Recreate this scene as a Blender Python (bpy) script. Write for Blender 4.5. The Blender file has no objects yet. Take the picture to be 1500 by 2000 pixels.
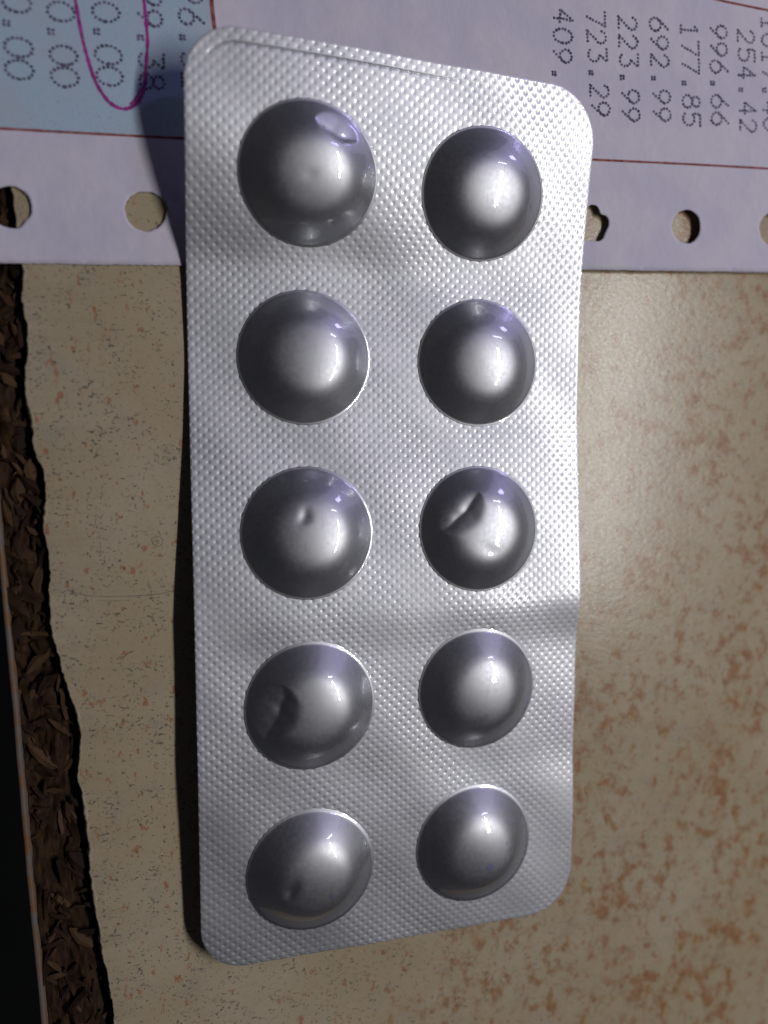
import bpy, bmesh, math, random
import numpy as np
from mathutils import Matrix, Vector, noise

# ------------------------------------------------------------------ scene, camera, light
scene = bpy.context.scene
col = scene.collection
MM = 0.001
random.seed(7)
rng = np.random.default_rng(11)

# camera: hand-held phone 86 mm above the table, tilted towards the right
A, B, CAM_H = -0.088, -0.273, 85.6
ca, sa, cb, sb = math.cos(A), math.sin(A), math.cos(B), math.sin(B)
R3 = np.array([[cb, 0, sb], [0, 1, 0], [-sb, 0, cb]]) @ np.array([[1, 0, 0], [0, ca, -sa], [0, sa, ca]])
cam_data = bpy.data.cameras.new('camera')
cam = bpy.data.objects.new('camera', cam_data)
col.objects.link(cam)
m = Matrix.Identity(4)
for i in range(3):
    for j in range(3):
        m[i][j] = R3[i][j]
m.translation = Vector((0, 0, CAM_H * MM))
cam.matrix_world = m
cam_data.sensor_fit = 'VERTICAL'
cam_data.sensor_height = 36.0
cam_data.lens = 36.0 * 1523.5 / 2000.0
cam_data.clip_start = 0.002
cam_data.clip_end = 20.0
cam_data.dof.use_dof = True
cam_data.dof.focus_distance = 0.0865
cam_data.dof.aperture_fstop = 11.5
scene.camera = cam

world = bpy.data.worlds.new('World')
scene.world = world
world.use_nodes = True
bg = world.node_tree.nodes['Background']
bg.inputs[0].default_value = (0.78, 0.80, 1.0, 1)
bg.inputs[1].default_value = 0.015

def area_lamp(name, loc, target, sx, sy, power, color, roll=0.0):
    d = bpy.data.lights.new(name, 'AREA')
    d.shape = 'RECTANGLE'
    d.size, d.size_y = sx, sy
    d.energy = power
    d.color = color
    o = bpy.data.objects.new(name, d)
    col.objects.link(o)
    z = (Vector(loc) - Vector(target)).normalized()
    y = Vector((math.sin(roll), math.cos(roll), 0))
    x = y.cross(z).normalized()
    y = z.cross(x)
    mm = Matrix((x, y, z)).transposed().to_4x4()
    mm.translation = Vector(loc)
    o.matrix_world = mm
    return o

tube = area_lamp('tube_lamp', (0.291, 0.012, 0.40), (0.020, -0.006, 0), 0.012, 0.26, 0.60, (1.0, 0.97, 0.93), 0.12)
tube.data.spread = math.radians(140)
area_lamp('violet_lamp', (0.58, 0.46, 0.70), (0.025, 0, 0), 0.16, 0.03, 0.42, (0.48, 0.40, 1.0), 0.0)
area_lamp('low_violet_lamp', (0.95, 0.88, 0.30), (0.025, 0, 0), 0.22, 0.12, 0.80, (0.52, 0.45, 1.0), 0.0)
area_lamp('pocket_wall_fill', (1.00, 0.95, 0.42), (0.025, 0, 0), 1.5, 0.7, 0.95, (0.84, 0.79, 1.0), 0.0)  # added broad fill, no window there: lifts the pockets' right and upper walls

scene.view_settings.view_transform = 'Standard'
scene.view_settings.look = 'None'
scene.view_settings.exposure = 0.22
scene.view_settings.gamma = 1.0
scene.cycles.use_denoising = True
scene.cycles.max_bounces = 8
scene.cycles.glossy_bounces = 6

# ------------------------------------------------------------------ helpers
def mesh_object(name, verts, faces, mats, parent=None, smooth=False, mat_idx=None):
    """verts in millimetres."""
    me = bpy.data.meshes.new(name)
    v = np.asarray(verts, dtype=np.float64) * MM
    f = np.asarray(faces) if not isinstance(faces, list) else None
    if f is not None and f.ndim == 2:
        n, k = f.shape
        me.vertices.add(len(v))
        me.vertices.foreach_set('co', v.astype(np.float32).ravel())
        me.loops.add(n * k)
        me.loops.foreach_set('vertex_index', f.astype(np.int32).ravel())
        me.polygons.add(n)
        me.polygons.foreach_set('loop_start', np.arange(0, n * k, k, dtype=np.int32))
        me.update(calc_edges=True)
    else:
        me.from_pydata([tuple(p) for p in v], [], faces)
        me.update()
    if smooth:
        me.polygons.foreach_set('use_smooth', np.ones(len(me.polygons), dtype=bool))
    for mt in (mats if isinstance(mats, (list, tuple)) else [mats]):
        me.materials.append(mt)
    if mat_idx is not None:
        me.polygons.foreach_set('material_index', np.asarray(mat_idx, dtype=np.int32))
    me.update()
    o = bpy.data.objects.new(name, me)
    col.objects.link(o)
    if parent is not None:
        o.parent = parent
    return o

def empty(name, loc_mm=(0, 0, 0)):
    o = bpy.data.objects.new(name, None)
    col.objects.link(o)
    o.location = Vector(loc_mm) * MM
    o.empty_display_size = 0.01
    return o

def tag(o, label=None, category=None, kind=None, group=None):
    if label: o['label'] = label
    if category: o['category'] = category
    if kind: o['kind'] = kind
    if group: o['group'] = group

def grid_faces(nr, nc):
    i = np.arange(nr - 1)[:, None]; j = np.arange(nc - 1)[None, :]
    a = i * nc + j
    return np.stack([a, a + 1, a + nc + 1, a + nc], -1).reshape(-1, 4)

def smoothstep(a, b, x):
    t = np.clip((x - a) / (b - a), 0, 1)
    return t * t * (3 - 2 * t)

class NT:
    """small node-tree builder"""
    def __init__(self, name):
        self.mat = bpy.data.materials.new(name)
        self.mat.use_nodes = True
        self.t = self.mat.node_tree
        self.bsdf = self.t.nodes['Principled BSDF']
    def n(self, kind, **kw):
        nd = self.t.nodes.new(kind)
        for k, v in kw.items():
            if k.startswith('i_'):
                key = k[2:]
                key = int(key) if key.isdigit() else key.replace('_', ' ')
                if hasattr(v, 'is_linked') or isinstance(v, bpy.types.NodeSocket):
                    self.t.links.new(v, nd.inputs[key])
                else:
                    nd.inputs[key].default_value = v
            else:
                setattr(nd, k, v)
        return nd
    def link(self, a, b):
        self.t.links.new(a, b)
    def coords(self, scale=(1000, 1000, 1000), rot=(0, 0, 0), loc=(0, 0, 0), src='Object'):
        tc = self.n('ShaderNodeTexCoord')
        mp = self.n('ShaderNodeMapping')
        mp.inputs['Scale'].default_value = scale
        mp.inputs['Rotation'].default_value = rot
        mp.inputs['Location'].default_value = loc
        self.link(tc.outputs[src], mp.inputs['Vector'])
        return mp.outputs[0]
    def noise(self, vec, scale, detail=3, rough=0.55, dist=0.0):
        nd = self.n('ShaderNodeTexNoise')
        self.link(vec, nd.inputs['Vector'])
        nd.inputs['Scale'].default_value = scale
        nd.inputs['Detail'].default_value = detail
        nd.inputs['Roughness'].default_value = rough
        nd.inputs['Distortion'].default_value = dist
        return nd.outputs[0]
    def ramp(self, fac, lo, hi, a=0.0, b=1.0):
        nd = self.n('ShaderNodeMapRange', interpolation_type='SMOOTHSTEP')
        self.link(fac, nd.inputs[0])
        nd.inputs[1].default_value = lo; nd.inputs[2].default_value = hi
        nd.inputs[3].default_value = a; nd.inputs[4].default_value = b
        return nd.outputs[0]
    def math(self, op, a, b=None):
        nd = self.n('ShaderNodeMath', operation=op)
        for k, v in enumerate((a, b)):
            if v is None: continue
            if isinstance(v, (int, float)): nd.inputs[k].default_value = v
            else: self.link(v, nd.inputs[k])
        return nd.outputs[0]
    def mix(self, fac, a, b):
        nd = self.n('ShaderNodeMix', data_type='RGBA')
        for k, v in ((0, fac), (6, a), (7, b)):
            if isinstance(v, (int, float)): nd.inputs[k].default_value = v
            elif isinstance(v, tuple): nd.inputs[k].default_value = (*v, 1)
            else: self.link(v, nd.inputs[k])
        return nd.outputs[2]
    def bump(self, height, dist, strength=1.0, normal=None):
        nd = self.n('ShaderNodeBump')
        self.link(height, nd.inputs['Height'])
        nd.inputs['Distance'].default_value = dist
        nd.inputs['Strength'].default_value = strength
        if normal is not None: self.link(normal, nd.inputs['Normal'])
        return nd.outputs[0]
    def set(self, **kw):
        for k, v in kw.items():
            key = k.replace('_', ' ')
            s = self.bsdf.inputs[key]
            if isinstance(v, tuple): s.default_value = (*v, 1) if len(v) == 3 and s.type == 'RGBA' else v
            elif isinstance(v, (int, float)): s.default_value = v
            else: self.link(v, s)
        return self.mat

# ------------------------------------------------------------------ materials
def mat_foil(name, rough, coat_wave, tone, coat_rough, brushed):
    N = NT(name)
    c = N.coords()
    big = N.noise(c, 0.25, 4, 0.6)
    fine = N.noise(c, 2.2, 4, 0.6)
    colr = N.mix(N.ramp(big, 0.3, 0.7), (0.90 * tone, 0.925 * tone, 1.02 * tone), (1.0 * tone, 1.02 * tone, 1.11 * tone))
    br = N.noise(N.coords(scale=(5200, 420, 2000), rot=(0, 0, 0.12)), 0.9, 3, 0.6)
    colr = N.mix(N.ramp(br, 0.55, 0.78, 0.0, brushed), colr, (0.55 * tone, 0.57 * tone, 0.62 * tone))
    rg = N.ramp(fine, 0.3, 0.75, rough - 0.02, rough + 0.03)
    bm2 = N.bump(fine, 0.0000012, 1.0)
    wav = N.noise(c, 0.75, 2, 0.5)
    bm = N.bump(wav, 0.00003 * coat_wave, 1.0)          # the clear film over the metal is slightly wavy
    return N.set(Base_Color=colr, Metallic=1.0, Roughness=rg, Normal=bm2,
                 Coat_Weight=1.0 if brushed else 0.55, Coat_Roughness=coat_rough, Coat_IOR=1.8, Coat_Normal=bm)

M_sheet = mat_foil('embossed_aluminium_foil', 0.58, 0.3, 0.57, 0.16, 0.0)
M_pocket = mat_foil('smooth_aluminium_pocket', 0.475, 0.6, 0.47, 0.006, 0.35)

N = NT('plain_backing_foil')
M_back = N.set(Base_Color=(0.7, 0.7, 0.72), Metallic=1.0, Roughness=0.4)

def laminate_material():
    N = NT('speckled_beige_laminate')
    c = N.coords()
    sep = N.n('ShaderNodeSeparateXYZ'); N.link(c, sep.inputs[0])
    x, y = sep.outputs[0], sep.outputs[1]
    # slow drift of the base tone
    base = N.mix(N.ramp(N.noise(c, 0.06, 3), 0.35, 0.65), (0.40, 0.332, 0.22), (0.435, 0.375, 0.27))
    # greyish clouds
    base = N.mix(N.math('MULTIPLY', N.ramp(N.noise(c, 0.22, 4, 0.6), 0.5, 0.75), 0.45), base, (0.30, 0.275, 0.235))
    # rust blotches: rare on the left, dense to the right and towards the bottom
    dens = N.ramp(N.math('SUBTRACT', x, N.math('MULTIPLY', y, 0.22)), 10.0, 66.0, 0.0, 1.0)
    cw = N.coords(scale=(1000, 800, 1000), rot=(0, 0, 0.35))
    b1 = N.noise(cw, 0.53, 7, 0.64, 0.2)
    b0 = N.noise(cw, 0.11, 3, 0.5)
    mixb = N.math('ADD', b1, N.math('MULTIPLY', N.math('SUBTRACT', b0, 0.5), 0.35))
    thr = N.math('SUBTRACT', mixb, N.math('SUBTRACT', 0.67, N.math('MULTIPLY', dens, 0.145)))
    rust_col = N.mix(N.ramp(N.noise(c, 0.9, 3), 0.35, 0.65), (0.24, 0.095, 0.035), (0.32, 0.15, 0.06))
    cloud = N.ramp(thr, -0.16, 0.12)
    base = N.mix(N.math('MULTIPLY', cloud, 0.28), base, (0.34, 0.20, 0.085))
    rust = N.ramp(thr, -0.03, 0.13)
    base = N.mix(N.math('MULTIPLY', rust, 0.74), base, rust_col)
    # small orange ticks
    b2 = N.noise(N.coords(scale=(1000, 620, 1000), rot=(0, 0, -0.2)), 0.9, 3, 0.6)
    base = N.mix(N.math('MULTIPLY', N.ramp(b2, 0.60, 0.69), 0.7), base, (0.33, 0.115, 0.04))
    # dark fibres, two directions, more of them on the left
    left = N.ramp(x, 12.0, 62.0, 1.0, 0.45)
    patch = N.ramp(N.noise(c, 0.35, 3, 0.6), 0.38, 0.62, -0.035, 0.035)
    f1 = N.math('ADD', N.noise(N.coords(scale=(900, 1900, 1000), rot=(0, 0, 0.55)), 1.7, 3, 0.6, 0.4), patch)
    f2 = N.math('ADD', N.noise(N.coords(scale=(2100, 1300, 1000), rot=(0, 0, 0.25), loc=(7, 3, 0)), 1.5, 3, 0.6, 0.4), patch)
    fib = N.math('MAXIMUM', N.ramp(f1, 0.60, 0.685), N.ramp(f2, 0.61, 0.695))
    base = N.mix(N.math('MULTIPLY', N.math('MULTIPLY', fib, left), 0.8), base, (0.085, 0.082, 0.074))
    # pin specks
    sp = N.noise(c, 2.4, 1, 0.5)
    base = N.mix(N.math('MULTIPLY', N.ramp(sp, 0.70, 0.75), 0.75), base, (0.05, 0.045, 0.045))
    grain = N.noise(c, 3.2, 3, 0.6)
    base = N.mix(N.ramp(grain, 0.3, 0.7, 0.0, 0.12), base, (0.25, 0.21, 0.15))
    h = N.noise(N.coords(scale=(1000, 1250, 1000), rot=(0, 0, 0.5)), 1.3, 4, 0.6)
    bm = N.bump(h, 0.000022, 1.0)
    return N.set(Base_Color=base, Roughness=N.ramp(grain, 0.3, 0.7, 0.20, 0.28), Normal=bm, Specular_IOR_Level=0.30)
M_lam = laminate_material()

N = NT('pale_laminate_core')
c = N.coords()
M_lamcore = N.set(Base_Color=N.mix(N.ramp(N.noise(c, 1.2, 4), 0.35, 0.65), (0.42, 0.36, 0.25), (0.52, 0.45, 0.33)), Roughness=0.7)

def wood_material(name, per_object):
    N = NT(name)
    c = N.coords(scale=(1000, 1000, 1000))
    g = N.noise(N.coords(scale=(2600, 500, 1500)), 0.9, 4, 0.6)
    colr = N.mix(N.ramp(g, 0.3, 0.7), (0.013, 0.0068, 0.004), (0.046, 0.025, 0.013))
    if per_object:
        oi = N.n('ShaderNodeObjectInfo')
        colr = N.mix(N.ramp(oi.outputs['Random'], 0.55, 1.0, 0.0, 0.75), colr, (0.095, 0.056, 0.029))
        colr = N.mix(N.ramp(oi.outputs['Random'], 0.0, 0.35, 0.7, 0.0), colr, (0.016, 0.010, 0.008))
    bm = N.bump(g, 0.00012, 1.0)
    return N.set(Base_Color=colr, Roughness=0.8, Normal=bm, Specular_IOR_Level=0.12)
M_core = wood_material('brown_chipboard_core', False)
M_chip = wood_material('brown_wood_chip', True)

N = NT('worn_edge_band_plastic')
c = N.coords()
M_band = N.set(Base_Color=N.mix(N.ramp(N.noise(c, 0.35, 5, 0.65), 0.42, 0.6), (0.13, 0.115, 0.10), (0.16, 0.09, 0.045)), Roughness=0.5, Specular_IOR_Level=0.2)

N = NT('dark_floor')
c = N.coords()
M_floor = N.set(Base_Color=N.mix(N.noise(c, 0.01, 3), (0.01, 0.014, 0.011), (0.022, 0.024, 0.02)), Roughness=0.8)

def paper_material():
    N = NT('lavender_white_form_paper')
    c = N.coords()
    fib = N.noise(N.coords(scale=(1500, 700, 1000), rot=(0, 0, 0.4)), 1.6, 5, 0.65)
    blot = N.noise(c, 0.16, 3, 0.5)
    k = N.mix(N.ramp(blot, 0.35, 0.65), (0.59, 0.565, 0.70), (0.64, 0.61, 0.72))
    k = N.mix(N.ramp(fib, 0.35, 0.75, 0.0, 0.16), k, (0.42, 0.40, 0.46))
    bm = N.bump(fib, 0.00002, 1.0)
    bm = N.bump(blot, 0.0003, 1.0, bm)
    return N.set(Base_Color=k, Roughness=0.85, Normal=bm, Specular_IOR_Level=0.25)
M_paper = paper_material()

def tint_material():
    N = NT('pale_blue_printed_tint')
    c = N.coords()
    # fine printed screen plus mottled ink
    wv = N.n('ShaderNodeTexVoronoi'); N.link(c, wv.inputs['Vector']); wv.inputs['Scale'].default_value = 4.2
    wv.inputs['Randomness'].default_value = 0.25
    k = N.mix(N.ramp(wv.outputs['Distance'], 0.15, 0.5), (0.29, 0.42, 0.57), (0.42, 0.54, 0.66))
    k = N.mix(N.math('MULTIPLY', N.ramp(N.noise(c, 0.18, 4, 0.6), 0.4, 0.7), 0.5), k, (0.44, 0.46, 0.55))
    k = N.mix(N.math('MULTIPLY', N.ramp(N.noise(c, 3.5, 2), 0.68, 0.74), 0.6), k, (0.12, 0.16, 0.20))
    return N.set(Base_Color=k, Roughness=0.85, Specular_IOR_Level=0.25)
M_tint = tint_material()

N = NT('faded_ribbon_ink')
c = N.coords()
M_ink = N.set(Base_Color=N.mix(N.ramp(N.noise(c, 0.9, 3), 0.35, 0.7), (0.065, 0.065, 0.115), (0.18, 0.17, 0.26)), Roughness=0.9, Specular_IOR_Level=0.1)
N = NT('dark_red_rule_ink')
c = N.coords()
M_rule = N.set(Base_Color=N.mix(N.ramp(N.noise(c, 2.0, 3), 0.35, 0.7), (0.20, 0.05, 0.045), (0.34, 0.14, 0.13)), Roughness=0.9, Specular_IOR_Level=0.1)
N = NT('magenta_pen_ink')
c = N.coords()
M_pen = N.set(Base_Color=N.mix(N.ramp(N.noise(c, 0.8, 4), 0.35, 0.65), (0.24, 0.012, 0.18), (0.40, 0.04, 0.32)), Roughness=0.6)
N = NT('dark_scratch')
M_scr = N.set(Base_Color=(0.16, 0.135, 0.10), Roughness=0.8)
N = NT('blue_ink_smudge')
M_smudge = N.set(Base_Color=(0.30, 0.31, 0.52), Metallic=1.0, Roughness=0.5)

# ------------------------------------------------------------------ the table
table = empty('table_top')
tag(table, 'worn speckled beige laminate table with its left edge broken off to bare chipboard', 'table', 'structure')

# ragged left edge of the laminate (x, y in mm on the table)
edge_pts = [(-13.4, 120), (-14.4, 60), (-14.2, 40), (-13.77, 23.25), (-13.06, 17.66), (-13.15, 11.44), (-13.42, 5.39), (-12.98, 0.8), (-12.17, -3.33),
            (-11.78, -8.57), (-11.72, -10.94), (-11.92, -13.85), (-11.71, -17.6), (-11.34, -21.4), (-10.71, -24.72),
            (-9.81, -27.55), (-9.31, -30.92), (-9.52, -34.25), (-9.19, -39.93), (-8.43, -48.65), (-7.62, -56.39),
            (-7.19, -63.62), (-6.6, -75), (-5.5, -120)]
ey = np.array([p[1] for p in edge_pts])[::-1]; ex = np.array([p[0] for p in edge_pts])[::-1]
ys = np.arange(-120, 120.01, 0.2)
def rough_line(t, seed):
    out = np.zeros_like(t)
    for k, (a, s) in enumerate(((0.26, 0.22), (0.10, 0.7), (0.05, 2.0), (0.035, 4.6))):
        out += a * 2 * np.array([noise.noise(Vector((v * s, seed + 3.7 * k, 0.3))) for v in t])
    return out
xe = np.interp(ys, ey, ex)
kern = np.exp(-0.5 * (np.arange(-10, 11) / 4.0) ** 2); kern /= kern.sum()
xe = np.convolve(np.pad(xe, 10, mode='edge'), kern, 'valid') + rough_line(ys, 1.0)
xb = xe - 0.10 + 0.5 * rough_line(ys, 9.0)
w_edge = 0.10 + 0.9 * np.abs(rough_line(ys, 5.0))
rows = np.stack([
    np.stack([xb, ys, np.full_like(ys, -0.85)], 1),
    np.stack([xe - 0.02, ys, np.full_like(ys, -0.10)], 1),
    np.stack([xe + w_edge * 0.5, ys, np.full_like(ys, -0.02)], 1),
    np.stack([xe + w_edge, ys, np.full_like(ys, 0.0)], 1),
    np.stack([np.full_like(ys, -3.0), ys, np.full_like(ys, 0.0)], 1)], 1)   # (n,5,3)
n = len(ys)
F = grid_faces(n, 5)[:, ::1]
midx = np.tile(np.array([1, 1, 1, 0]), n - 1)
gx_, gy_ = np.linspace(-3, 240, 28), np.linspace(-120, 120, 28)
flat = np.array([(a, b, 0.0) for b in gy_ for a in gx_])
F = np.concatenate([F, grid_faces(28, 28) + n * 5]); midx = np.concatenate([midx, np.zeros(27 * 27, int)])
lam = mesh_object('laminate_sheet', np.concatenate([rows.reshape(-1, 3), flat]), F, [M_lam, M_lamcore], table, False, midx)

# chipboard core, broken surface
def band_x(y):
    return np.interp(y, [-120, -62.16, -44.76, -28.1, -11.03, 120], [-11.3, -14.02, -14.90, -15.5, -16.27, -22.3])
cy = np.arange(-120, 120.01, 0.35)
cs = np.linspace(0, 1, 40)
V = []
for y in cy:
    x0 = float(band_x(y)) + 0.3
    x1 = float(np.interp(y, ey, ex)) + 4.0
    for s in cs:
        x = x0 + (x1 - x0) * s
        p = Vector((x * 0.55, y * 0.28, 0.0))
        z = -1.45 + 0.75 * noise.fractal(p, 0.8, 2.1, 4) + 0.25 * noise.noise(Vector((x * 2.4, y * 1.1, 5)))
        z -= 0.9 * math.exp(-((x - (x1 - 4.2)) / 0.8) ** 2)        # torn deeper under the laminate
        if s < 0.08: z = min(z, -0.5)
        V.append((x, y, min(z, -0.88)))
core = mesh_object('chipboard_core', V, grid_faces(len(cy), 40), M_core, table, False)

# loose chips standing out of the broken surface
def chip_mesh(k):
    r = random.Random(100 + k)
    L, W, T = 1.0, r.uniform(0.22, 0.45), r.uniform(0.10, 0.2)
    top, bot = [], []
    prof = [(-0.5, 0.15), (-0.32, 0.8), (0.0, 1.0), (0.3, 0.75), (0.5, 0.2)]
    vs = []
    for (t, w) in prof:
        cx = r.uniform(-0.05, 0.05); cz = 0.08 * math.sin(3 * t + k)
        ww = W * 0.5 * w * r.uniform(0.75, 1.2)
        vs += [(cx - ww, t, cz), (cx - ww * 0.3, t + 0.02, cz + T * r.uniform(0.6, 1)), (cx + ww, t, cz + T * 0.25), (cx, t, cz - T)]
    fs = []
    for i in range(len(prof) - 1):
        for j in range(4):
            a = i * 4 + j; b = i * 4 + (j + 1) % 4
            fs.append((a, b, b + 4, a + 4))
    fs += [(3, 2, 1, 0), (16, 17, 18, 19)]
    me = bpy.data.meshes.new('wood_chip')
    me.from_pydata([tuple(np.array(v) * MM) for v in vs], [], fs)
    me.materials.append(M_chip)
    me.update()
    return me
chip_meshes = [chip_mesh(k) for k in range(9)]
made = 0
while made < 300:
    y = random.uniform(-68, 26)
    x0 = float(band_x(y)) + 0.5; x1 = float(np.interp(y, ey, ex)) - 0.1
    if x1 - x0 < 0.4: continue
    x = random.uniform(x0, x1)
    if y > 19.5 and x < -16: continue
    o = bpy.data.objects.new('wood_chip', random.choice(chip_meshes))
    col.objects.link(o)
    o.parent = core
    L = random.uniform(1.1, 4.6) * random.choice((0.5, 0.8, 1))
    o.scale = (L * random.uniform(0.45, 1.3), L, min(L, 2.4) * random.uniform(0.6, 1.2))
    o.rotation_euler = (random.uniform(-0.22, 0.22), random.uniform(-0.6, 0.6), random.gauss(0.15, 0.75))
    o.location = (x * MM, y * MM, random.uniform(-1.6, -0.9) * MM)
    made += 1

# edge band: a thin strip standing along the table's side
bv = []
by = np.arange(-120, 120.01, 1.0)
for y in by:
    x = float(band_x(y)) + 0.06 * noise.noise(Vector((0, y * 0.2, 3)))
    zt = -0.35 + 0.08 * noise.noise(Vector((2, y * 0.35, 3)))
    bv += [(x - 0.30, y, -18), (x - 0.30, y, zt - 0.12), (x - 0.20, y, zt), (x + 0.14, y, zt), (x + 0.22, y, zt - 0.1), (x + 0.22, y, -18)]
mesh_object('edge_band', bv, grid_faces(len(by), 6), M_band, table, False)

# scratches and pen ticks on the laminate
def ribbon(pts, w, z, jitter=0.0, zf=None):
    pts = [np.array(p, float) for p in pts]
    P = []
    for i in range(len(pts) - 1):
        P0 = pts[max(i - 1, 0)]; P1 = pts[i]; P2 = pts[i + 1]; P3 = pts[min(i + 2, len(pts) - 1)]
        for t in np.linspace(0, 1, 14, endpoint=False):
            P.append(0.5 * ((2 * P1) + (-P0 + P2) * t + (2 * P0 - 5 * P1 + 4 * P2 - P3) * t * t + (-P0 + 3 * P1 - 3 * P2 + P3) * t ** 3))
    P.append(pts[-1]); P = np.array(P)
    T = np.gradient(P, axis=0); T /= np.linalg.norm(T, axis=1)[:, None] + 1e-9
    Nn = np.stack([-T[:, 1], T[:, 0]], 1)
    ww = w * (1 + jitter * np.array([noise.noise(Vector((i * 0.35, w * 91, pts[0][0]))) for i in range(len(P))]))
    out = []
    for p, nn, h in zip(P, Nn, ww):
        a = p + nn * h / 2; b = p - nn * h / 2
        for q in (a, b):
            out.append((q[0], q[1], (zf(q[0], q[1]) if zf else 0) + z))
    return out, grid_faces(len(P), 2)

def unproject(px, py, z):
    """point of the plane at height z (mm) seen at photograph pixel px, py (used once, to read the layout)"""
    d = R3 @ np.array([px - 750.0, -(py - 1000.0), -1523.5])
    t = (z - CAM_H) / d[2]
    return np.array([0, 0, CAM_H]) + d * t

for pts, w in (([(130, 1152), (170, 1163), (230, 1165), (300, 1161), (352, 1152)], 0.07),
               ([(190, 1172), (225, 1174), (252, 1172)], 0.05),
               ([(240, 1284), (252, 1275), (262, 1271)], 0.12),
               ([(195, 1058), (196, 1072), (195, 1088)], 0.06),
               ([(296, 1052), (309, 1048), (318, 1056), (313, 1066), (300, 1064), (296, 1052)], 0.06),
               ([(300, 1056), (306, 1058), (313, 1057)], 0.06),
               ([(306, 1051), (305, 1062), (304, 1072)], 0.05),
               ([(172, 1024), (184, 1026), (188, 1012)], 0.06)):
    q = [unproject(x, y, 0)[:2] for x, y in pts]
    v, f = ribbon(q, w, 0.004, 0.5)
    mesh_object('scratch', v, f, M_scr, table)

floor = mesh_object('floor', [(-3000, -3000, -760), (3000, -3000, -760), (3000, 3000, -760), (-3000, 3000, -760)], [(0, 1, 2, 3)], M_floor)
tag(floor, 'dark floor far below the broken table edge', None, 'structure')

# ------------------------------------------------------------------ the printed form paper
HX, HY, ANG = -1.295, 23.516, 0.046        # second hole from the left, direction of the hole row
PU = np.array([math.cos(ANG), math.sin(ANG)]); PV = np.array([-PU[1], PU[0]])
paper = empty('form_paper', (HX, HY, 0))
tag(paper, 'lavender white continuous form paper with sprocket holes and rows of dot printed numbers', 'paper')
paper.rotation_euler = (0, 0, ANG)

def paper_z(a, b):
    """height of the sheet over the table; a along the hole row, b across, in mm"""
    x = a + HX
    z = 0.28 + 0.0095 * np.clip(x, 0, 100)
    z = z + 0.10 * np.sin(a * 0.11 + 1.0) * np.clip((np.asarray(a) - 10) / 40, 0, 1) + 0.02 * np.sin(b * 0.21)
    z = z + 0.22 * np.exp(-((np.asarray(a) - 52) / 9) ** 2) * np.exp(-((np.asarray(b) + 5.3) / 3.0) ** 2)
    return z

def paper_ab(px, py):
    z = 0.6
    for _ in range(8):
        P = unproject(px, py, z)
        d = P[:2] - np.array([HX, HY])
        a, b = d @ PU, d @ PV
        z = float(paper_z(a, b))
    return a, b

EDGE_B, BAND_T = -5.33, 5.33
pv, pf = [], []
def hole_radius(k, th):
    r = 2.0 + 0.04 * np.sin(3 * th + k) + 0.02 * np.sin(7 * th + 2.1 * k) + 0.01 * np.sin(17 * th + k)
    if k == 0: r = r + 0.06 * np.sin(2 * th + 0.6) + 0.02 * np.sin(11 * th)
    if k == 4: r = r * (1.05 - 0.24 * np.exp(-((th - 0.85) / 0.3) ** 2) - 0.12 * np.exp(-((th - 5.6) / 0.4) ** 2) + 0.04 * np.sin(5 * th))
    if k == -1: r = r * (1.0 - 0.10 * np.exp(-((th - 5.5) / 0.3) ** 2))
    return r
NTH, NR = 96, 9
ca_ = math.atan2(5.33, 6.35)
th = np.sort(np.concatenate([(np.arange(NTH) + 0.5) / NTH * 2 * math.pi, [ca_, math.pi - ca_, math.pi + ca_, 2 * math.pi - ca_]]))
NTH = len(th)
cs_, sn_ = np.cos(th), np.sin(th)
q = np.minimum(6.35 / np.abs(cs_), 5.33 / np.abs(sn_))
top_a = np.sort((q * cs_)[np.abs(q * sn_ - 5.33) < 1e-6])
seam = []
for k in range(-3, 9):
    cx = 12.7 * k
    seam += list(cx + top_a)
    ri = hole_radius(k, th)
    base = len(pv)
    for i in range(NR):
        t = i / (NR - 1)
        rr = ri + (q - ri) * t ** 1.4
        a = cx + rr * cs_; b = rr * sn_
        z = paper_z(a, b)
        # burr of the punched rim
        z = z + (0.10 * np.exp(-(rr - ri) / 0.25) * np.clip(np.sin(th * 1.0 + 2.3 + k), 0, 1))
        b = np.where((b < -5.1) & (t == 1), b + 0.035 * np.sin(a * 9.0), b)
        pv += list(zip(a, b, z))
    for i in range(NR - 1):
        for j in range(NTH):
            a0 = base + i * NTH + j; a1 = base + i * NTH + (j + 1) % NTH
            pf.append((a0, a0 + NTH, a1 + NTH, a1))
aa = np.array(sorted(set(np.round(seam, 5)))); bb = np.linspace(BAND_T, 75, 60)
base = len(pv)
for b in bb:
    pv += list(zip(aa, np.full_like(aa, b), paper_z(aa, b)))
g = grid_faces(60, len(aa)) + base
pf += [tuple(int(i) for i in f4) for f4 in g]
sheet = mesh_object('paper_sheet', pv, pf, M_paper, paper, True)
bm = bmesh.new(); bm.from_mesh(sheet.data)
bmesh.ops.remove_doubles(bm, verts=bm.verts, dist=0.004 * MM)
bm.to_mesh(sheet.data); bm.free()
md = sheet.modifiers.new('thickness', 'SOLIDIFY'); md.thickness = 0.1 * MM; md.offset = -1.0

RULE_B = 7.343
# blue tinted panel left of the red upright
tb, ta = np.linspace(RULE_B, 70, 50), np.linspace(-44, 7.75, 50)
pan_v = [(a, b, float(paper_z(a, b)) + 0.006) for b in tb for a in ta]
mesh_object('tinted_panel', pan_v, grid_faces(50, 50), M_tint, paper)

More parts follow.
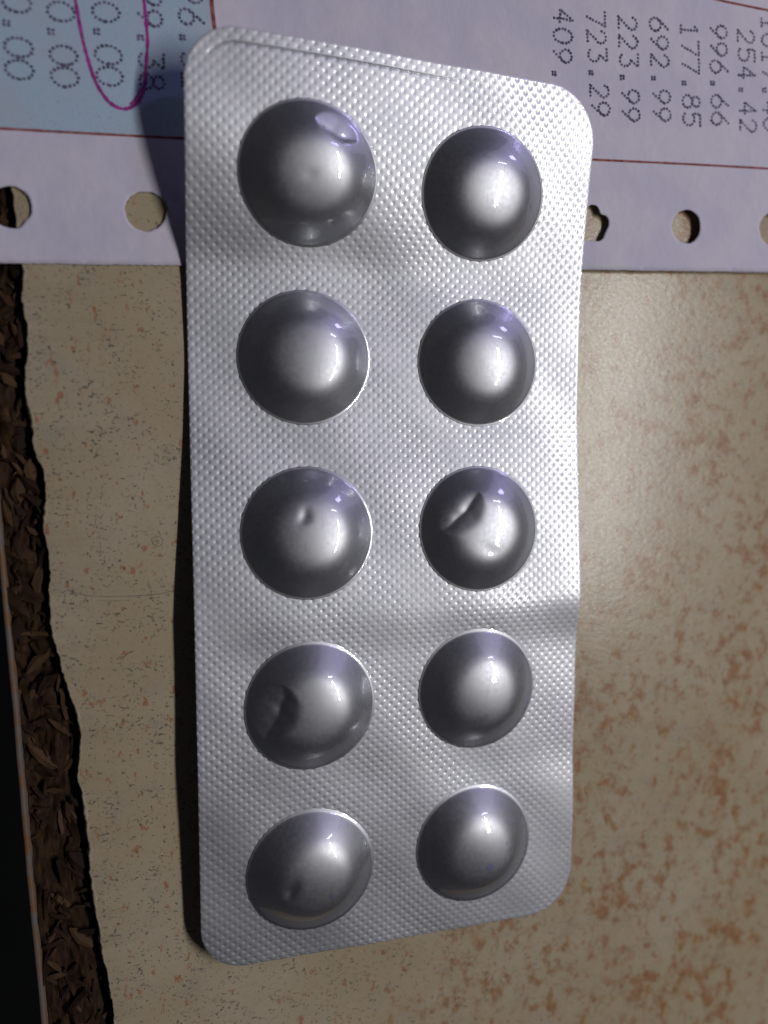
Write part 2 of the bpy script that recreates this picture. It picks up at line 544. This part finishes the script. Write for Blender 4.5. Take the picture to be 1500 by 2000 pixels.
pz = lambda a, b: float(paper_z(a, b))
for pts, w in (([(-44 + 8 * i, RULE_B + 0.02 * math.sin(i)) for i in range(19)], 0.26),
               ([paper_ab(412, -60), paper_ab(413, 0), paper_ab(420, 65), paper_ab(430, 150)], 0.42),
               ([paper_ab(1330, -22), paper_ab(1400, -1), paper_ab(1450, 10), paper_ab(1500, 20), paper_ab(1560, 30)], 0.28)):
    v, f = ribbon(pts, w, 0.012, 0.25, pz)
    mesh_object('ruled_line', v, f, M_rule, paper)

# pen loop round one column of figures
pen_px = [(139, -40), (147, 0), (158, 60), (170, 110), (186, 158), (205, 190), (222, 206), (243, 213), (262, 206), (275, 190), (283, 165), (286, 120), (288, 80), (285, 40), (281, 0), (276, -40)]
v, f = ribbon([paper_ab(*p) for p in pen_px], 0.36, 0.020, 0.5, pz)
mesh_object('pen_loop', v, f, M_pen, paper)
v, f = ribbon([paper_ab(*p) for p in [(254, 204), (262, 196), (270, 184), (276, 172)]], 0.22, 0.026, 0.6, pz)
mesh_object('pen_loop', v, f, M_pen, paper)

# dot-matrix figures: strokes in a box, x across the glyph (0..1), y up (0..1)
def arc(cx, cy, rx, ry, a0, a1, n=14):
    return [(cx + rx * math.cos(math.radians(a0 + (a1 - a0) * i / n)), cy + ry * math.sin(math.radians(a0 + (a1 - a0) * i / n))) for i in range(n + 1)]
GL = {
    '0': [arc(.5, .5, .5, .5, 0, 360, 28)],
    '1': [[(.25, .8), (.5, 1), (.5, 0)], [(.2, 0), (.8, 0)]],
    '2': [arc(.5, .72, .45, .28, 165, -20, 12) + [(.55, .35), (.05, .0)], [(.05, 0), (1, 0)]],
    '3': [[(.05, 1), (.95, 1), (.5, .6)], arc(.48, .3, .48, .3, 85, -165, 14)],
    '4': [[(.7, 0), (.7, 1), (.05, .3), (1, .3)]],
    '5': [[(.95, 1), (.1, 1), (.08, .58)], arc(.47, .33, .5, .33, 130, -150, 14)],
    '6': [[(.8, 1), (.45, .75), (.08, .4)], arc(.5, .31, .47, .31, 0, 360, 18)],
    '7': [[(.0, 1), (1, 1), (.35, .0)]],
    '8': [arc(.5, .77, .38, .23, 0, 360, 14), arc(.5, .28, .48, .28, 0, 360, 18)],
    '9': [arc(.5, .69, .47, .31, 0, 360, 18), [(.92, .6), (.55, .25), (.2, 0)]],
    '.': [[(.36, .02), (.60, .02)], [(.36, .17), (.60, .17)]],
}
def dots_of(ch, step):
    out = []
    for st in GL[ch]:
        carry = 0.0
        for (x0, y0), (x1, y1) in zip(st[:-1], st[1:]):
            L = math.hypot((x1 - x0) * 1.55, (y1 - y0) * 2.35)
            s = carry
            while s < L:
                t = s / L if L else 0
                out.append((x0 + (x1 - x0) * t, y0 + (y1 - y0) * t)); s += step
            carry = s - L
    return out
def print_number(text, p0, p1, wide=1.55, tall=2.4, step=0.40, weak=0.0):
    a0 = np.array(paper_ab(*p0)); a1 = np.array(paper_ab(*p1))
    d = (a1 - a0) / (len(text) - 1)
    e = d / np.linalg.norm(d); up = np.array([-e[1], e[0]])
    vs, fs = [], []
    for i, ch in enumerate(text):
        c = a0 + d * i
        for (x, y) in dots_of(ch, 0.3 if ch == '.' else step):
            q = c + e * (x - .5) * wide + up * (y - .5) * tall + np.array([random.gauss(0, .018), random.gauss(0, .018)])
            r = random.uniform(0.15, 0.19) * (1 - weak)
            b = len(vs)
            z = pz(q[0], q[1]) + 0.014
            for k in range(8):
                t = k * math.pi / 4
                vs.append((q[0] + r * math.cos(t) * random.uniform(.85, 1.2), q[1] + r * math.sin(t) * random.uniform(.85, 1.2), z))
            fs.append(tuple(range(b, b + 8)))
    o = mesh_object('printed_number', vs, fs, M_ink, paper)
    o['label'] = 'dot printed figures ' + text
for args in (('0.00', (33, 5.4), (38, 136.5), 1.75, 2.5), ('0.00', (118.9, 23), (126.5, 151), 1.75, 2.5), ('0.00', (207, 23.8), (214, 149), 1.75, 2.5),
             ('99.38', (291, -6), (297, 160)), ('96.32', (371, -9), (380, 160)),
             ('409.', (1101, 32), (1097, 147)), ('723.29', (1163.5, 37), (1173, 213)), ('223.99', (1226, 46), (1232, 224)),
             ('692.99', (1286.4, 48), (1292.8, 224)), ('177.85', (1347, 59), (1351, 233)), ('996.66', (1403, 62), (1406, 232)),
             ('254.42', (1457, 72), (1461.6, 246)), ('1017.40', (1503, 46), (1507, 243))):
    print_number(*args)

# ------------------------------------------------------------------ the blister pack
PX, PY = 24.55, -9.83
pack = empty('blister_pack', (PX, PY, 0))
tag(pack, 'silver embossed foil blister pack of ten domed pockets lying across paper and table', 'blister pack')

zl = [(60, 9.4), (41, 6.2), (37.7, 5.2), (33.4, 3.4), (30, 1.6), (28.3, .85), (18.6, .60), (10.7, .95), (2.6, 1.9), (-5, 2.8), (-9.5, 3.1), (-13, 3.0), (-24.5, 3.2), (-29, 3.1), (-36, 2.9), (-41.5, 2.55), (-60, 1.4)]
zr = [(60, 6.2), (46.8, 4.3), (42.8, 3.7), (37, 2.8), (32.5, 2.0), (28.3, 1.45), (13.8, 1.40), (1.7, 2.3), (-9.0, 3.15), (-13.5, 2.35), (-28.0, 2.05), (-32, 2.35), (-42.8, 2.3), (-60, 2.0)]
tv = np.arange(-62, 62.01, 0.1)
def sm(tab, s):
    y = np.interp(tv, [p[0] for p in tab][::-1], [p[1] for p in tab][::-1])
    k = np.exp(-0.5 * (np.arange(-60, 61) * 0.1 / s) ** 2); k /= k.sum()
    return np.convolve(np.pad(y, 60, mode='edge'), k, 'valid')
ZL, ZR = sm(zl, 1.1), sm(zr, 1.1)
def base_z(u, v):
    a, b = np.interp(v, tv, ZL), np.interp(v, tv, ZR)
    t = smoothstep(-22, 23, u) * 0.5 + 0.5 * (u + 22) / 45
    z = a + (b - a) * t
    z = z + 0.05 * np.sin(u * 0.33 + v * 0.21 + 0.6) + 0.04 * np.sin(u * 0.17 - v * 0.37 + 2.0) + 0.03 * np.sin(u * 0.5 + v * 0.45)
    return z
RAD = 7.05
VS = [0.915, 0.985, 0.985, 0.985, 0.985, 0.93, 0.985, 0.985, 0.985, 0.985]   # foreshortening of each pocket on the sloping sheet
CENT = [(-9.75, 37.15), (-9.75, 19.0), (-9.82, 0.10), (-9.80, -18.95), (-9.85, -38.0),
        (9.85, 37.05), (10.32, 18.95), (10.15, 0.0), (10.06, -18.85), (9.88, -37.8)]
UC, VC, HU, HV = 0.50, 0.35, 22.5, 48.65
def corner_r(u, v):
    return np.where(v > VC, np.where(u < UC, 5.0, 6.0), np.where(u < UC, 5.0, 5.6))
def sdf(u, v):
    r = corner_r(u, v)
    qx = np.abs(u - UC) - HU + r; qy = np.abs(v - VC) - HV + r
    return np.minimum(np.maximum(qx, qy), 0) + np.hypot(np.maximum(qx, 0), np.maximum(qy, 0)) - r
PITCH = 1.12
def emboss(u, v):
    du, dv = u + 0.02 * np.sin(v * 0.3), v
    out = np.zeros_like(u)
    for (o1, o2) in ((0, 0), (0.5, 0.5)):
        a = (du / PITCH + o1); b = (dv / PITCH + o2)
        ra = (a - np.round(a)) * PITCH; rb = (b - np.round(b)) * PITCH
        rr = ra * ra + rb * rb
        out -= EMB_D * np.exp(-rr / (2 * EMB_S ** 2))
    out += EMB_W * np.cos(math.pi * 2 * du / PITCH) * np.cos(math.pi * 2 * dv / PITCH) * 0
    near = np.full_like(u, 1e9)
    for (cu, cv), vs_ in zip(CENT, VS):
        near = np.minimum(near, np.hypot(u - cu, (v - cv) / vs_))
    out *= smoothstep(RAD + 0.08, RAD + 0.30, near)
    out *= 1.0 + 0.22 * np.sin(u * 0.31 + 1.0) * np.sin(v * 0.23 + 0.4) + 0.15 * np.sin(u * 0.8 + v * 0.57) - 0.45 * smoothstep(4, 20, u) * smoothstep(-26, -44, v)
    return out, near
EMB_D, EMB_S, EMB_W = 0.036, 0.13, 0.0

STEP = 0.076
vrow = [VC + HV]
inner = np.linspace(0, 1, 26)[1:] ** 2
top_arc = [VC + HV - 6.2 * t for t in np.linspace(0, 1, 90)[1:] ** 1.8]
bot_arc = [VC - HV + 6.2 * t for t in np.linspace(0, 1, 90)[1:] ** 1.8]
mid = list(np.linspace(top_arc[-1], bot_arc[-1], int((top_arc[-1] - bot_arc[-1]) / STEP)))
vrow = np.array([VC + HV - 1e-4] + top_arc + mid[1:-1] + bot_arc[::-1] + [VC - HV + 1e-4])
ncol = int(45 / STEP)
def extent(v, side):
    top = v > VC
    r = (5.0 if side < 0 else 6.0) if top else (5.0 if side < 0 else 5.6)
    d = max(0.0, abs(v - VC) - (HV - r))
    return UC + side * (HU - r + math.sqrt(max(r * r - d * d, 0)))
uL = np.array([extent(v, -1) for v in vrow]); uR = np.array([extent(v, 1) for v in vrow])
s = np.linspace(0, 1, ncol)
U = uL[:, None] + (uR - uL)[:, None] * s[None, :]
Vv = np.repeat(vrow[:, None], ncol, 1)
E, near = emboss(U, Vv)
sd = sdf(U, Vv)
Z = base_z(U, Vv)
E *= smoothstep(0.0, 0.15, -sd)
# score line pressed along the top edge
fade = smoothstep(46.2, 47.4, Vv) * smoothstep(11, -4, U)
Z += E + fade * (-0.10 * np.exp(-((-sd - 1.25) / 0.07) ** 2) + 0.05 * smoothstep(1.30, 1.15, -sd))
Z -= 0.03 * smoothstep(0.12, 0.0, -sd)
faces = grid_faces(len(vrow), ncol)[:, ::-1]
keep = (near.ravel()[faces].max(1) > RAD - 0.15)
P3 = np.stack([U.ravel(), Vv.ravel(), Z.ravel()], 1)
faces = faces[keep]
used = np.zeros(len(P3), bool); used[faces.ravel()] = True
remap = np.cumsum(used) - 1
sheet_foil = mesh_object('foil_sheet', P3[used], remap[faces], M_sheet, pack, True)

# plain foil sealed to the back, with the cut edge
br, bc = 160, 60
bv_ = np.interp(np.linspace(0, 1, br), np.linspace(0, 1, len(vrow)), vrow)
bL = np.array([extent(v, -1) for v in bv_]); bR = np.array([extent(v, 1) for v in bv_])
bu = bL[:, None] + (bR - bL)[:, None] * np.linspace(0, 1, bc)[None, :]
bvv = np.repeat(bv_[:, None], bc, 1)
bz = base_z(bu, bvv) - 0.22
vb = [tuple(p) for p in np.stack([bu.ravel(), bvv.ravel(), bz.ravel()], 1)]
fb = [tuple(int(i) for i in q) for q in grid_faces(br, bc)]
ring = [i for i in range(bc)] + [r * bc + bc - 1 for r in range(1, br)] + [(br - 1) * bc + i for i in range(bc - 2, -1, -1)] + [r * bc for r in range(br - 2, 0, -1)]
b0 = len(vb)
for i in ring:
    x, y, z = vb[i]; vb.append((x, y, z + 0.15))
for k in range(len(ring)):
    k2 = (k + 1) % len(ring)
    fb.append((ring[k], ring[k2], b0 + k2, b0 + k))
mesh_object('backing_foil', vb, fb, M_back, pack, False)

# the ten domed pockets
prof_r = np.array([0, .18, .32, .42, .50, .58, .68, .80, .93, .985, 1.0, 1.03]) * RAD
prof_t = np.radians([0, 4, 7.5, 11, 17, 25, 33, 37, 39, 38, 22, 0])
rr_f = np.linspace(0, RAD * 1.03, 400)
slope = np.tan(np.interp(rr_f, prof_r, prof_t))
ks = np.exp(-0.5 * (np.arange(-12, 13) / 5.0) ** 2); ks /= ks.sum()
slope = np.convolve(np.pad(slope, 12, mode='edge'), ks, 'valid'); slope[0] = 0
h_f = np.concatenate([[0], np.cumsum((slope[1:] + slope[:-1]) / 2 * np.diff(rr_f))])
h_f = h_f[-1] - h_f                          # height over the sheet
def dome_h(r):
    return np.interp(r, rr_f, h_f)

# dents: (centre x, y on the pocket; tilt along x; half length, half width, angle, strength)
DENTS = {   # c centre, ang direction of the crease, L half length, a gentle flank (left of the direction), b steep flank, D depth
    0: [dict(c=(2.35, 4.35), ang=-22, L=2.4, a=1.6, b=0.8, D=0.62), dict(c=(-0.5, 0.0), ang=30, L=1.2, a=0.9, b=1, D=0.035, g=1)],
    2: [dict(c=(-0.75, 1.75), ang=65, L=1.25, a=0.85, b=0.6, D=0.12, g=1)],
    3: [dict(c=(-3.95, 0.05), ang=70, L=3.2, a=2.3, b=2.0, D=0.78, so=0.14)],
    4: [dict(c=(-2.75, -0.75), ang=62, L=1.6, a=0.9, b=1.1, D=0.26, g=1)],
    7: [dict(c=(-2.75, 1.95), ang=45, L=3.1, a=1.7, b=1.75, D=0.52, so=0.2), dict(c=(0.3, -2.4), ang=-20, L=1.7, a=1.0, b=1.2, D=0.05, g=1)],
    8: [dict(c=(-1.0, -3.4), ang=10, L=1.7, a=0.9, b=1.2, D=0.05, g=1)],
}
POCKET_LABELS = {0: 'pocket with a crescent dent at its upper right rim', 2: 'pocket with a small dimple on its top',
                 3: 'pocket with a deep dark dent on its left side', 4: 'pocket with a small dent left of its top',
                 7: 'pocket with a sharp slanting crease left of its top'}
nth, nrad = 288, 130
rad_s = np.concatenate([np.linspace(0.004, RAD * 0.94, nrad - 22), np.linspace(RAD * 0.94, RAD + 0.34, 23)[1:]])
nrad = len(rad_s)
th = np.arange(nth) / nth * 2 * math.pi
RR, TH = np.meshgrid(rad_s, th, indexing='ij')
pocket_objs = []
for idx, (cu, cv) in enumerate(CENT):
    lx, ly = RR * np.cos(TH), RR * np.sin(TH)
    h = dome_h(RR)
    wob = 0.012 * np.sin(2 * TH + idx) + 0.008 * np.sin(3 * TH + 2 * idx)
    h = h * (1 + wob * (RR / RAD) ** 2 * (RR < RAD))
    P = np.stack([lx, ly, h], -1)
    for d in DENTS.get(idx, []):
        cx, cy_ = d['c']; an = math.radians(d['ang'])
        r0 = max(math.hypot(cx, cy_), 0.3)
        sl = (dome_h(np.array([r0 + .1]))[0] - dome_h(np.array([r0 - .1]))[0]) / 0.2
        nv = np.array([-sl * cx / r0, -sl * cy_ / r0, 1.0]); nv /= np.linalg.norm(nv)
        ds = (lx - cx) * math.cos(an) + (ly - cy_) * math.sin(an)
        dt = -(lx - cx) * math.sin(an) + (ly - cy_) * math.cos(an)
        dt = dt - 0.10 * ds * ds / d['L'] + 0.05 * np.sin(ds * 2.3 + idx)     # the crease is a little bowed and kinked
        w = np.clip(1 - (ds / d['L']) ** 2, 0, 1)
        wa, wb = d['a'] * np.sqrt(w) + 1e-6, d['b'] * np.sqrt(w) + 1e-6
        prof = np.where(dt > 0, 1 - dt / wa, 1 + dt / wb)
        so = d.get('so', 0.07)
        prof = so * np.logaddexp(0, prof / so)
        prof = np.where(prof > 0.8, 0.8 + 0.2 * np.tanh((prof - 0.8) / 0.2), prof)
        wr = 1 + 0.05 * np.sin(3.1 * lx + 1.3 * idx) * np.sin(2.7 * ly + idx)  # crumpled floor
        dep = d['D'] * w * prof * wr * (prof > 1e-4)
        if d.get('g'):
            dep = d['D'] * np.exp(-2 * (ds / d['L']) ** 2 - 2 * (dt / d['a']) ** 2)
        P = P - dep[..., None] * nv
    P = P * np.array([1.0, VS[idx], 1.0])
    # onto the bent sheet
    e = 0.5
    gx = (base_z(np.float64(cu + e), np.float64(cv)) - base_z(np.float64(cu - e), np.float64(cv))) / (2 * e)
    gy = (base_z(np.float64(cu), np.float64(cv + e)) - base_z(np.float64(cu), np.float64(cv - e))) / (2 * e)
    nn = np.array([-gx, -gy, 1.0]); nn /= np.linalg.norm(nn)
    W = np.stack([cu + P[..., 0] + nn[0] * P[..., 2], cv + P[..., 1] + nn[1] * P[..., 2],
                  base_z(cu + P[..., 0], cv + P[..., 1]) + nn[2] * P[..., 2] + 0.03 - 0.05 * smoothstep(RAD + 0.15, RAD + 0.34, RR)], -1)
    f = []
    i = np.arange(nrad - 1)[:, None]; j = np.arange(nth)[None, :]
    a = i * nth + j; b = i * nth + (j + 1) % nth
    F4 = np.stack([a, a + nth, b + nth, b], -1).reshape(-1, 4)
    o = mesh_object('pocket', W.reshape(-1, 3), F4, M_pocket, pack, True)
    # close the centre
    pocket_objs.append(o)
    if idx in POCKET_LABELS: o['label'] = POCKET_LABELS[idx]

    for (sx, sy, sr) in {4: [(1.7, -1.9, 0.28)], 9: [(0.9, -1.6, 0.42), (3.2, 0.8, 0.16)]}.get(idx, []):
        vs, fs = [], []
        nk = 14
        for ring in range(4):
            for k in range(nk):
                t = 2 * math.pi * k / nk
                q = sr * ring / 3 * (1 + 0.35 * math.sin(3 * t + ring) * math.cos(2 * t + sx))
                x, y = sx + q * math.cos(t), sy + 1.2 * q * math.sin(t)
                hh = float(dome_h(np.array([math.hypot(x, y)]))[0]) + 0.012
                vs.append((cu + x + nn[0] * hh, cv + y + nn[1] * hh, float(base_z(np.float64(cu + x), np.float64(cv + y))) + nn[2] * hh + 0.03))
        fs = [(r * nk + k, (r + 1) * nk + k, (r + 1) * nk + (k + 1) % nk, r * nk + (k + 1) % nk) for r in range(3) for k in range(nk)]
        sm_o = mesh_object('ink_smudge', vs, fs, M_smudge, o, True)
